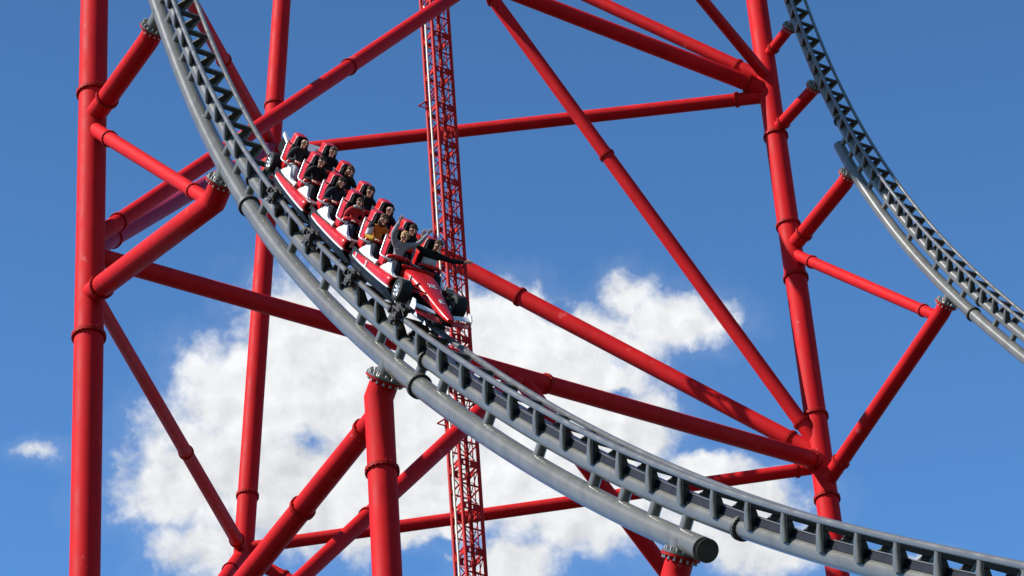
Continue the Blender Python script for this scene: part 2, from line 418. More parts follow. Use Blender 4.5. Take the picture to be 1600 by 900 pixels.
mt,mbase=build_track(TM,'grey steel track carrying the red train, sweeping from top left to bottom right','x' and ties,mposts,-14,S2END,(24.6,70),
    [TM.near(398,280,0,-TM.d1),TM.near(668,563,0,-TM.d1),TM.near(1163,815,0,-TM.d1)],[TM.near(389,322,0,-TM.d2),TM.near(655,603,0,-TM.d2)],-15,70)
qa=TR.near(1260,19,TR.g/2,0); qb=TR.near(1316.7,148.9,TR.g/2,0); dd=(qb-qa)/6
rt=[qa+dd*i for i in range(-9,26)]
S2R=TR.near(1310,229,0,-TR.d2)
rpx=[(1318,222),(1331,241),(1345,264),(1359,291),(1384,322),(1424,369),(1463,416),(1485,440),(1505,460),(1556,505),(1582,530)]
rposts=[TR.near(x,y,0,-(TR.d1+TR.d2)/2) for x,y in rpx]
rposts+=[rposts[-1]+dd*2*i for i in (1,2,3)]
rr_,rbase=build_track(TR,'dark grey track curving down the right edge of the picture, without a train',rt,rposts,S2R,TR.S[-1]-.3,None,
    [TR.near(1537,465,0,-TR.d1),TR.near(1298,197,0,-TR.d1)],[TR.near(1520,491,0,-TR.d2)],TR.S[0]+.3,TR.S[-1]-.3)

# added unseen strip floating above the frame, shaped to shade the dark track
bm=bmesh.new(); prev=None; sd=np.array(sdir)
qe=TR.near(1345,232,0,0); qf=TR.near(1392,300,0,0)
for q in np.arange(TR.S[0]+.5,qf,.6):
    C,T,U=TR.fr(q); ctr=TR.pt(q,0,-.35)+sd*24; ac=np.cross(sd,T); ac/=np.linalg.norm(ac); nn=np.cross(ac,T); w=.95 if q<qe else .95-.7*(q-qe)/(qf-qe)
    c=V(ctr)-rbase; r=[bm.verts.new(c+V(ac)*a*w+V(nn)*b) for a,b in ((-1,-.05),(1,-.05),(1,.05),(-1,.05))]
    if prev: bridge(bm,prev,r,False)
    else: cap(bm,r)
    prev=r
cap(bm,prev); obj('overhead_shade_strip',bm,GREY,rr_)
# ---------------------------------------------------------------- red structure
def rad(wpx,P): return wpx*proj(P)[2]/FPX/2
def seg_at(A,B,px,py):
    A=np.asarray(A,float);B=np.asarray(B,float)
    best=min(np.linspace(0,1,400),key=lambda t:(lambda p:(p[0]-px)**2+(p[1]-py)**2)(proj(A+(B-A)*t)))
    return A+(B-A)*best,best
def member(name,label,cat,group,pts,wpx,fl=(),fm=REDB,over=1.2,th=.11,paint=None):
    """pipe through world points; wpx = width in picture pixels at the first and last point"""
    pts=[np.asarray(p,float) for p in pts]; base=V(pts[0])
    L=[0]
    for i in range(len(pts)-1): L.append(L[-1]+np.linalg.norm(pts[i+1]-pts[i]))
    r=[wpx[0]+(wpx[1]-wpx[0])*l/L[-1] for l in L]
    fine=[];fr_=[]
    for i in range(len(pts)-1):
        m=max(1,int((L[i+1]-L[i])/2.0))
        for j in range(m): fine.append(V(pts[i]+(pts[i+1]-pts[i])*j/m)-base); fr_.append(r[i]+(r[i+1]-r[i])*j/m)
    fine.append(V(pts[-1])-base); fr_.append(r[-1])
    bm=bmesh.new(); tube(bm,fine,fr_,56)
    o=obj(name,bm,paint or RED,None,base); tag(o,label,cat,group)
    for (px,py) in fl:
        best=None
        for i in range(len(pts)-1):
            c,t=seg_at(pts[i],pts[i+1],px,py); p=proj(c); d=(p[0]-px)**2+(p[1]-py)**2
            if best is None or d<best[0]: best=(d,c,V(pts[i+1]-pts[i]),r[i]+(r[i+1]-r[i])*t)
        rr=best[3]
        flange_on(o,base,best[1],best[2],rr,fm,REDB,max(.09,rr*.26),over,max(14,int(rr*60)),.03)
    return o
def vline(P):       # vertical line through P: function picture row -> point
    P=np.asarray(P,float)
    def fn(py):
        lo,hi=-60,200
        for _ in range(60):
            m=(lo+hi)/2
            if proj([P[0],P[1],m])[1]>py: lo=m
            else: hi=m
        return np.array([P[0],P[1],lo])
    return fn
def ground(P): return np.array([P[0],P[1],0.])
c1p=TM.plane(140,450); C1=vline(c1p)
c3p=TR.plane(1240,410); C3=vline(c3p)
C2a=at(440.5,0,150); C2b=at(385,800,134)
c2d=(C2b-C2a)/np.linalg.norm(C2b-C2a)
def C2(py):
    lo,hi=-40,160
    for _ in range(60):
        m=(lo+hi)/2
        if proj(C2a+c2d*m)[1]<py: lo=m
        else: hi=m
    return C2a+c2d*lo
C2g=C2a+c2d*(-C2a[2]/c2d[2])
N0=at(748,-32,141)
r1=rad(46,c1p); r3=rad(34.5,c3p); r2=rad(29.5,C2(400))
member('steel_column','thick red column at the far left holding two big bracket arms','column','red columns of the tower',[ground(c1p),C1(-330)],(r1,r1),[(148,148),(137,524),(126,1010)],over=1.18)
member('steel_column','red column rising behind the train and the left part of the grey track','column','red columns of the tower',[C2g,C2(-420)],(r2*1.03,r2),[(429,166),(387,773)],over=1.16)
member('steel_column','red column at the right where many braces meet, beside the dark track','column','red columns of the tower',[ground(c3p),C3(-330)],(r3,r3),[(1211,214),(1229,357),(1245,432),(1284,650),(1300,775)],over=1.17)
G='red diagonal braces of the tower'
base1=C1(1222); base3=C3(1330)
d4a=C1(398); d4b=C3(722)
d4m,_=seg_at(d4a,d4b,812,586)
def W_(P,w): return rad(w,P)
def brace(label,A,B,wa,wb,fl=(),name='diagonal_brace',cat='brace',grp=G,**kw):
    return member(name,label,cat,grp,[A,B],(W_(A,wa),W_(B,wb)),fl,**kw)
brace('red brace from left column to top edge, crossing in front of the lattice mast',C1(376),N0,26,22,[(187,351),(539,96)])
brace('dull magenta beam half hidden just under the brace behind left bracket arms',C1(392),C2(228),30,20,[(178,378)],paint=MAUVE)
brace('slim red brace dropping from top edge across the upper horizontal beam to right column',N0,C3(700),20,23.5,[(768,4),(945,244),(1243,668)])
brace('thick red brace from the top edge centre to the upper joint of the right column',N0,C3(143),25,26,[(1168,131)])
brace('slimmer red beam entering the upper right joint, second above the long horizontal one',C2(-219),C3(125),18.5,20,[(1155,101)])
brace('steepest red brace running down into the upper joint of the right column',at(752,-416,124),C3(122),17,18)
brace('thick red brace emerging behind the front riders, running down to right column',C2(258),C3(712),26,26.5,[(814,461),(1240,680)])
brace('longest red brace, passing under the train from left column to right column',d4a,d4b,29.5,27.5,[(851,601),(1268,716)])
brace('red brace slanting down from the left column to the foot joint of the rear column',C1(447),C2(862),20.5,21,[(298,703),(371,843)],paint=RED2)
brace('red brace crossing behind middle support column and in front of lattice mast',base1,d4m,24,27,[(567,797)])
brace('red brace passing behind the grey tubes down to the bottom edge near blunt end',d4m,base3,27,25)
brace('red brace behind the upper left track, running down to the rear column joint',C1(-259),C2(228),24,20,[(352,92)])
brace('short red stub brace below left of the rear column foot joint',C2(862),base1,23,23,[(352,886)])
brace('short visible red brace end with ring joint at bottom edge, right of rear column foot',C2(868),C3(1400),20,22,[(446,897)])
GH='long near horizontal red beams'
brace('upper long horizontal red beam behind the lattice mast, left of the dark track',C2(238),C3(150),20,21,[(1152,155)],'horizontal_beam','beam',GH)
brace('lower long horizontal red beam near the bottom, passing behind the middle support column',C2(857),C3(729),20,21,[(1245,733)],'horizontal_beam','beam',GH)

# supports with bolted heads
def head(o,base,tr,q,P,up,r,stub_to,stubr):
    """grey stub pipe with bolted dark flange on top of a red support"""
    c=V(P)-base; up=V(up)
    b=bmesh.new(); tube(b,[c+up*.0,c+up*.05],r*1.42,36); f=obj('head_flange',b,REDB,o)
    b=bmesh.new(); tube(b,[c+up*.055,c+up*.10],r*1.40,36); tube(b,[c+up*.10,V(stub_to)-base],[stubr*1.04,stubr],28); s=obj('mounting_stub',b,GREY,o)
    b=bmesh.new(); bolts(b,c+up*.05,up,r*1.2,16,min(.038,r*.10),.24); obj('bolt_ring',b,BOLT,f)
def support(label,tr,px,py,which,target,w,fl,mid=None,group='red bracket arms holding the tracks',name='track_support',cat='track support',neck=.55,stubr=.27,wend=None):
    P=tr.plane(px,py); z=-tr.d2 if which==2 else -tr.d1
    q=min(np.arange(tr.S[0],tr.S[-1],.05),key=lambda s:np.linalg.norm(tr.pt(s,0,z)-P))
    C,T,U=tr.fr(q); S=tr.pt(q,0,z); up=(S-P)/np.linalg.norm(S-P)
    r=rad(w,P); bend=P-up*neck
    o=member(name,label,cat,group,[P,bend,target],(r,rad(wend or w,target) if wend else r),fl,over=1.18)
    head(o,V(P),tr,q,P,up,r,S+up*(.02),stubr)
    return o,P,bend
gb='red bracket arms holding the tracks'
_,pB1,bB1=support('thick red bracket arm at upper left from column to top of near track',TM,240,47,2,C1(186),33,[(176,160)],neck=.35)
_,pB2,bB2=support('longest red bracket arm on the left, reaching from column to track behind the train',TM,346,287,2,C1(462),38,[(153,440)],neck=.55)
jb,_=seg_at(bB2,C1(462),325,308)
brace('red strut between the two left bracket arms, with a ring joint at each end',C1(200),jb,23,22,[(173,214),(304,297)],'bracket_strut','strut','red struts bracing the bracket arms')
o,pS1,bS1=support('red support column with bolted head under the middle of the near track','x' and TM,602,594,2,None or ground(TM.plane(597,640)),46,[(600,733)],name='support_column',cat='column',group='red support columns under the near track',neck=.45)
o,pS2,bS2=support('red support column at the bottom edge under the blunt end of the grey tube',TM,1063,872,2,ground(TM.plane(1056,905)),45,[],name='support_column',cat='column',group='red support columns under the near track',neck=.35)
s1l=vline(TM.plane(600,700))
brace('thick red raking strut leaning on the middle support column, with two bolted ring joints',s1l(640),base1,36,37,[(561,665),(473,795)],'raking_strut','strut',None)
support('short topmost red bracket arm on the right column, under the dark track',TR,1233,44,1,C3(92),17,[(1207,74)],neck=.15,stubr=.16)
support('second red bracket arm from the top on the right column, below the first short one',TR,1272,137,1,C3(205),20,[(1221,188)],neck=.15,stubr=.16)
support('third red bracket arm on right column, reaching the blunt start of outer dark tube',TR,1326,275,2,C3(388),25,[(1253,362)],neck=.3,stubr=.19)
_,pR4,bR4=support('long red bracket arm rising from the lower right joint to the dark track',TR,1478,476,2,C3(757),26,[(1318,724)],neck=.3,stubr=.19)
jr,_=seg_at(bR4,C3(757),1466,495)
brace('slim red strut from the right column to the head of the long right bracket arm',C3(396),jr,18,18,[(1268,410),(1443,485)],'bracket_strut','strut','red struts bracing the bracket arms')

# ---------------------------------------------------------------- lattice mast
def lattice():
    P=at(706,450,132); a=.757; al=math.atan2(17,27)
    n=vline(P); zt=n(-130)[2]
    base=Vector((P[0],P[1],0))
    root=bpy.data.objects.new('lattice_mast',None); col.objects.link(root); root.location=base
    tag(root,'slim red lattice mast with a cream cable, standing behind the train','mast')
    # corner offsets: right axis = world X, depth axis = world Y
    c0=Vector((-.50,-.02,0)); e1=Vector((math.sin(al),-math.cos(al)*1,0))*a; e2=Vector((math.cos(al),math.sin(al),0))*a
    cs=[c0,c0+e1,c0+e1+e2,c0+e2]
    for c in cs:
        bm=bmesh.new(); tube(bm,[c,c+Vector((0,0,zt))],.068,12); obj('chord',bm,LATT,root)
    H=1.86; nb=int(zt/H)
    bm=bmesh.new(); z0=0
    for i in range(4):
        A=cs[i];B=cs[(i+1)%4]
        for j in range(2):
            z=j*H/2
            if j==0:
                for dz in (-.11,.11): tube(bm,[A+Vector((0,0,z+dz)),B+Vector((0,0,z+dz))],.032,6)
                # perforated stiffening plate
                d=(B-A).normalized()
                for f0,f1 in ((.04,.20),(.55,.96)):
                    m=Matrix.Rotation(math.atan2(d.y,d.x),3,'Z')
                    box(bm,A.lerp(B,(f0+f1)/2)+Vector((0,0,z)),((f1-f0)*a,.02,.22),m)
            else: tube(bm,[A+Vector((0,0,z)),B+Vector((0,0,z))],.034,6)
        if i%2==0:
            tube(bm,[A,B+Vector((0,0,H/2))],.019,6); tube(bm,[B+Vector((0,0,H/2)),A+Vector((0,0,H))],.019,6)
        else:
            tube(bm,[B,A+Vector((0,0,H/2))],.019,6); tube(bm,[A+Vector((0,0,H/2)),B+Vector((0,0,H))],.019,6)
    tube(bm,[cs[0]+Vector((0,0,.0)),cs[2]],.02,6)
    me=mesh_from(bm,'bracing_bay',LATT)
    for i in range(nb):
        o=bpy.data.objects.new('bracing_bay',me); link(o,root,(0,0,i*H))
    bm=bmesh.new(); cc_=cs[0].lerp(cs[1],.42)+Vector((-.03,-.05,0)); tube(bm,[cc_,cc_+Vector((0,0,n(18)[2]))],.04,10); cb_=obj('cable',bm,CREAM,root); cb_['label']='cream cable running up the left face'
    bm=bmesh.new(); la=cs[1].lerp(cs[2],.30)+Vector((0,.06,0)); lb=cs[1].lerp(cs[2],.72)+Vector((0,.06,0))
    for p_ in (la,lb): tube(bm,[p_,p_+Vector((0,0,zt-2))],.022,6)
    for i in range(int((zt-3)/.42)): tube(bm,[la+Vector((0,0,.3+i*.42)),lb+Vector((0,0,.3+i*.42))],.014,5)
    obj('ladder',bm,LATT,root)
    for py in (160,655):
        z=n(py)[2]; bm=bmesh.new(); o0=cs[0]+Vector((.1,0,z)); t=o0+Vector((-.42,-.1,-.2))
        tube(bm,[o0+Vector((.3,0,.35)),t],.03,8); tube(bm,[o0+Vector((.3,0,-.25)),t+Vector((.3,.02,-.12)),t],.025,8)
        tube(bm,[cs[0]+Vector((0,0,z)),cs[1]+Vector((0,0,z+.12))],.03,8)
        obj('cable_bracket',bm,LATT,root)
lattice()

# ---------------------------------------------------------------- train: three cars, all in car axes (x forward, y to the riders' left, z up from the rails)
def carmat(q):
    C,T,U=TM.fr(q); m=Matrix.Identity(4)
    for i in range(3): m[i][0]=T[i];m[i][1]=lv[i];m[i][2]=U[i];m[i][3]=C[i]
    return m
def loft(bm,secs,mi=0,smooth=True,caps=True):
    """secs: list of rings given as lists of points"""
    rs=[[bm.verts.new(Vector(p)) for p in s] for s in secs]
    for a,b in zip(rs,rs[1:]): bridge(bm,a,b,smooth,mi)
    if caps: cap(bm,rs[0],mi); cap(bm,rs[-1],mi)
    return rs
def sect(x,y0,y1,z0,z1,n=16,p=3.2,zlean=0):
    o=[]
    for i in range(n):
        a=2*math.pi*i/n; c,s=math.cos(a),math.sin(a)
        cx=math.copysign(abs(c)**(2/p),c); sx=math.copysign(abs(s)**(2/p),s)
        o.append((x,(y0+y1)/2+(y1-y0)/2*cx,(z0+z1)/2+(z1-z0)/2*sx+zlean*cx))
    return o
def text_mesh(bm,txt,size,mtx,ext=.004,mi=0):
    cu=bpy.data.curves.new('t','FONT'); cu.body=txt; cu.size=size; cu.extrude=ext; cu.align_x='CENTER'; cu.align_y='CENTER'; cu.offset=size*.012
    o=bpy.data.objects.new('t',cu); col.objects.link(o)
    dg=bpy.context.evaluated_depsgraph_get(); me=bpy.data.meshes.new_from_object(o.evaluated_get(dg))
    n0=len(bm.verts); bm.from_mesh(me); bm.verts.ensure_lookup_table()
    for v in bm.verts[n0:]: v.co=mtx@v.co
    bpy.data.objects.remove(o); bpy.data.curves.remove(cu); bpy.data.meshes.remove(me)
def racing_wheel(name,label,parent,loc,side,r=.262,w=.30):
    e=bpy.data.objects.new(name,None); link(e,parent,loc)
    bm=bmesh.new(); prof=[(-w/2,.62*r),(-w/2*1.02,.72*r),(-w/2*.95,.93*r),(-w/2*.8,r),(w/2*.8,r),(w/2*.95,.93*r),(w/2*1.02,.72*r),(w/2,.62*r)]
    n=40; rs=[]
    for (y,q) in prof: rs.append([bm.verts.new(Vector((q*math.cos(2*math.pi*i/n),y,q*math.sin(2*math.pi*i/n)))) for i in range(n)])
    for a,b in zip(rs,rs[1:]): bridge(bm,a,b)
    bridge(bm,rs[-1],rs[0]); obj('tyre',bm,TYRE,e)
    bm=bmesh.new(); ys=side*w*.44
    tube(bm,[(0,-w*.45,0),(0,w*.45,0)],.25*r,14)
    rs=[]
    for (y,q) in ((-w*.46,.66*r),(-w*.46,.6*r),(-w*.2,.54*r),(w*.2,.54*r),(w*.46,.6*r),(w*.46,.66*r)):
        rs.append([bm.verts.new(Vector((q*math.cos(2*math.pi*i/n),y,q*math.sin(2*math.pi*i/n)))) for i in range(n)])
    for a,b in zip(rs,rs[1:]): bridge(bm,a,b)
    bridge(bm,rs[-1],rs[0])
    for i in range(7):
        an=2*math.pi*i/7; d=Vector((math.cos(an),0,math.sin(an)))
        for da in (-.13,.13):
            d2=Vector((math.cos(an+da),0,math.sin(an+da)))
            tube(bm,[d*.18*r+Vector((0,ys*.8,0)),d2*.6*r+Vector((0,ys,0))],.035*r*1.6,6)
    obj('rim',bm,RIM,e); return e
def seat(car,x,y,lab=None):
    """one seat: red shell with black pad, grab bar, lap bar, red lower side"""
    # local frame: hip point of the rider
    HZ=.90
    outl=[]  # front outline (y,z)
    half=[(.235,-.10),(.25,.12),(.25,.40),(.230,.50),(.185,.58),(.172,.66),(.166,.75),(.135,.805),(.075,.825)]
    outl=[(a,b) for a,b in half]+[(-a,b) for a,b in reversed(half)]
    def xb(z): # back lean
        return -.24-.16*(z+.1)*.55
    bm=bmesh.new()
    def ringat(dx,sc,dz=0):
        return [bm.verts.new(Vector((xb(b)+dx,a*sc,b*(1 if sc==1 else .985)+dz))) for a,b in outl]
    r0=ringat(-.27,.84); r1=ringat(-.23,1); r2=ringat(.07,1); r3=ringat(.085,.93)
    bridge(bm,r0,r1,False);bridge(bm,r1,r2,False);bridge(bm,r2,r3,False)
    bm.faces.new(r0);bm.faces.new(r3)
    box(bm,(-.02,0,-.16),(.5,.46,.12),bev=.03)
    s=obj('seat',bm,CARRED,car,(x,y,HZ))
    if lab: s['label']=lab
    bm=bmesh.new(); 
    r0=[bm.verts.new(Vector((xb(b)+.075,a*.93,b*.985))) for a,b in outl]; r1=[bm.verts.new(Vector((xb(b)+.13,a*.90,b*.975))) for a,b in outl]; r2=[bm.verts.new(Vector((xb(b)+.15,a*.78,b*.95))) for a,b in outl]
    bridge(bm,r0,r1,False);bridge(bm,r1,r2,True);bm.faces.new(r0);bm.faces.new(r2)
    # bolsters beside the head
    for sg in (-1,1): box(bm,(xb(.72)+.17,sg*.135,.66),(.09,.045,.18),bev=.02)
    box(bm,(.06,0,-.085),(.42,.40,.07),bev=.03)
    obj('seat_pad',bm,PAD,s)
    for sg in (-1,1):
        bm=bmesh.new(); tube(bm,[(xb(z)+.078,sg*(yy+.004),z) for yy,z in ((.230,.50),(.185,.58),(.172,.66),(.166,.75),(.135,.805))],.010,6)
        obj('edge_trim',bm,WHITE,s)
    bm=bmesh.new(); sg=-1
    tube(bm,[(-.38,-.20,.52),(-.36,-.29,.585),(-.31,-.325,.60),(-.27,-.34,.565),(-.06,-.42,.20),(-.03,-.425,.165),(.03,-.41,.15),(.24,-.34,.15),(.28,-.25,.14)],.024,10)
    obj('grab_bar',bm,BARM,s)
    bm=bmesh.new()
    tube(bm,[(.02,-.30,.02),(.10,-.27,.19),(.16,-.18,.235),(.19,0,.245),(.16,.18,.235),(.10,.27,.19),(.02,.30,.02)],.045,12)
    box(bm,(.17,0,.22),(.16,.30,.07),bev=.03)
    obj('lap_bar',bm,CARRED,s)
    return s
def bogie(car,x,sg):
    e=bpy.data.objects.new('bogie',None); link(e,car,(x,sg*.404,0))
    bm=bmesh.new()
    box(bm,(0,0,.235),(.62,.16,.07),bev=.015); box(bm,(0,-sg*-.15,.02),(.46,.05,.36),bev=.01); box(bm,(0,sg*.17,-.13),(.20,.10,.14),bev=.01)
    for dx in (-.2,0,.2): tube(bm,[(dx,sg*.10,.12),(dx,sg*.235,.12)],.035,8)
    tube(bm,[(-.28,sg*.2,.0),(.28,sg*.2,.0)],.022,8); tube(bm,[(-.15,sg*.21,-.2),(.2,sg*.21,-.05)],.02,8)
    for dx in (-.24,.24): box(bm,(dx,sg*.20,.07),(.10,.09,.12),bev=.012)
    obj('bogie_frame',bm,BRASS,e)
    for dx in (-.18,.18):
        bm=bmesh.new(); tube(bm,[(dx,-.05,.168),(dx,.05,.168)],.098,20); tube(bm,[(dx,-.06,.168),(dx,.06,.168)],.05,12); obj('road_wheel',bm,WHEELM,e)
        bm=bmesh.new(); tube(bm,[(dx,-.04,-.155),(dx,.04,-.155)],.085,20); tube(bm,[(dx,sg*.04,-.155),(dx,sg*.10,-.155)],.035,12); obj('up_stop_wheel',bm,WHEELM,e)
    bm=bmesh.new(); tube(bm,[(0,sg*.135,-.045),(0,sg*.135,.045)],.065,18); obj('guide_wheel',bm,WHEELM,e)
def side_pod(car,sg,numbers=False):
    bm=bmesh.new()
    st=[(-1.14,.43,.70,.565,.68),(-.95,.42,.77,.55,.70),(-.3,.42,.815,.535,.725),(.5,.42,.845,.53,.75),(1.2,.42,.86,.53,.785),(1.7,.42,.865,.535,.815),(1.95,.42,.86,.545,.815)]
    secs=[sect(x,sg*y0,sg*y1,z0,z1,20,3.4) for x,y0,y1,z0,z1 in st]
    # inlet lip: ring in, then dark recess
    rs=loft(bm,secs,0,True,False); cap(bm,rs[0])
    inn=[bm.verts.new(Vector(p)) for p in sect(1.95,sg*.47,sg*.83,.575,.79,20,3.4)]; bridge(bm,rs[-1],inn,False)
    deep=[bm.verts.new(Vector(p)) for p in sect(1.66,sg*.48,sg*.82,.585,.78,20,3.4)]; bridge(bm,inn,deep,False,1); cap(bm,deep,1)
    p=obj('side_pod',bm,[CARRED,BLACK],car)
    bm=bmesh.new(); loft(bm,[[(x,sg*(y1-.012),z0+.045),(x,sg*(y1+.012),z0+.03),(x,sg*(y1-.0),z0+.0),(x,sg*(y1-.06),z0+.004)] for x,y0,y1,z0,z1 in st]); obj('sill_stripe',bm,WHITE,p)
    bm=bmesh.new(); box(bm,(1.98,sg*.66,.85),(.34,.34,.03),Matrix.Rotation(R(-6),3,'Y'),bev=.01); box(bm,(2.1,sg*.46,.93),(.05,.05,.12),bev=.01); obj('deflector',bm,BARM,p)
    if numbers:
        bm=bmesh.new()
        for x in (-.72,.15):
            zc=.625 if x<0 else .64; yo=float(np.interp(x,[q_[0] for q_ in st],[q_[2] for q_ in st]))+.002
            m=Matrix.Translation((x,sg*yo,zc))@Matrix.Rotation(R(4)*(-1),4,'Z')@Matrix.Rotation(R(90 if sg<0 else -90),4,'X')
            if sg>0: m=m@Matrix.Rotation(R(180),4,'X')@Matrix.Rotation(R(180),4,'Z')
            m=m@Matrix.Diagonal((1.9,1,1,1))
            text_mesh(bm,'3',.19,m,.014)
        for v in bm.verts: pass
        obj('race_number',bm,WHITE,p)
def fairing(car,x,sg):
    """white moulded armrest between pod and seat, dipping in front of the knees"""
    bm=bmesh.new(); z=.90
    poly=[(-.12,-.13),(.02,-.03),(.20,.10),(.34,.135),(.41,.08),(.55,-.05),(.64,-.09),(.80,-.10),(.98,-.09),(1.12,-.05),(1.17,-.07),(1.14,-.24),(-.12,-.24)]
    y0,y1=.60,.735
    def tp(px,pz,side):
        k=min(1,max(0,(pz+.33)/.45)); a=sg*(y0+.02*k); b=sg*(y1-.09*k); return a if side==0 else b
    prism(bm,poly,0,0,taper=tp)
    es=[e for e in bm.edges]
    bmesh.ops.bevel(bm,geom=es,offset=.018,segments=2,affect='EDGES',clamp_overlap=True)
    obj('side_fairing',bm,WHITE,car,(x,0,z))
    bm=bmesh.new(); prism(bm,[(-.36,-.30),(-.36,-.16),(-.28,-.12),(0,-.16),(.35,-.17),(1.1,-.15),(1.1,-.30)],sg*.70,sg*.75); obj('pod_top_panel',bm,NAVY,car,(x,0,z))
def chassis(car,x0,x1):
    bm=bmesh.new()
    secs=[]
    for x,w,z0,z1 in ((x0,.55,.16,.54),(x0+.25,.72,.12,.56),(x1-.35,.80,.12,.555),(x1,.76,.20,.55)):
        secs.append([(x,-w,z1),(x,-w,z1-.06),(x,-w*.80,z0+.16),(x,-w*.45,z0),(x,w*.45,z0),(x,w*.80,z0+.16),(x,w,z1-.06),(x,w,z1)])
    loft(bm,secs,0,False)
    box(bm,((x0+x1)/2,0,.66),(x1-x0-.1,.84,.2),bev=.03)
    box(bm,((x0+x1)/2,0,.2),(x1-x0-.5,.30,.16),bev=.02)
    o=obj('chassis',bm,BLACK,car)
    bm=bmesh.new()
    for sg in (-1,1):
        for k in range(3):
            x=x0+.5+k*.9; prism(bm,[(x,.36),(x+.62,.33),(x+.78,.42),(x+.10,.47)],sg*.655,sg*.675)
        tube(bm,[(x0+.3,sg*.72,.50),(x1-.4,sg*.79,.50)],.022,8)
    obj('floor_edge',bm,BLACK,o)
    return o
def tub(car,x0,x1):
    bm=bmesh.new(); box(bm,((x0+x1)/2,0,.745),(x1-x0,.10,.36),bev=.03); obj('centre_console',bm,CARRED,car)
CARS=[(15.05,'rear coaster car with a small racing tyre and rear wing behind its seats','rear'),(18.45,'middle plain red coaster car with four riders and no wing or nose','mid'),(21.9,'front coaster car with pointed red racing nose, front wing and the number 3','front')]
cars=[]
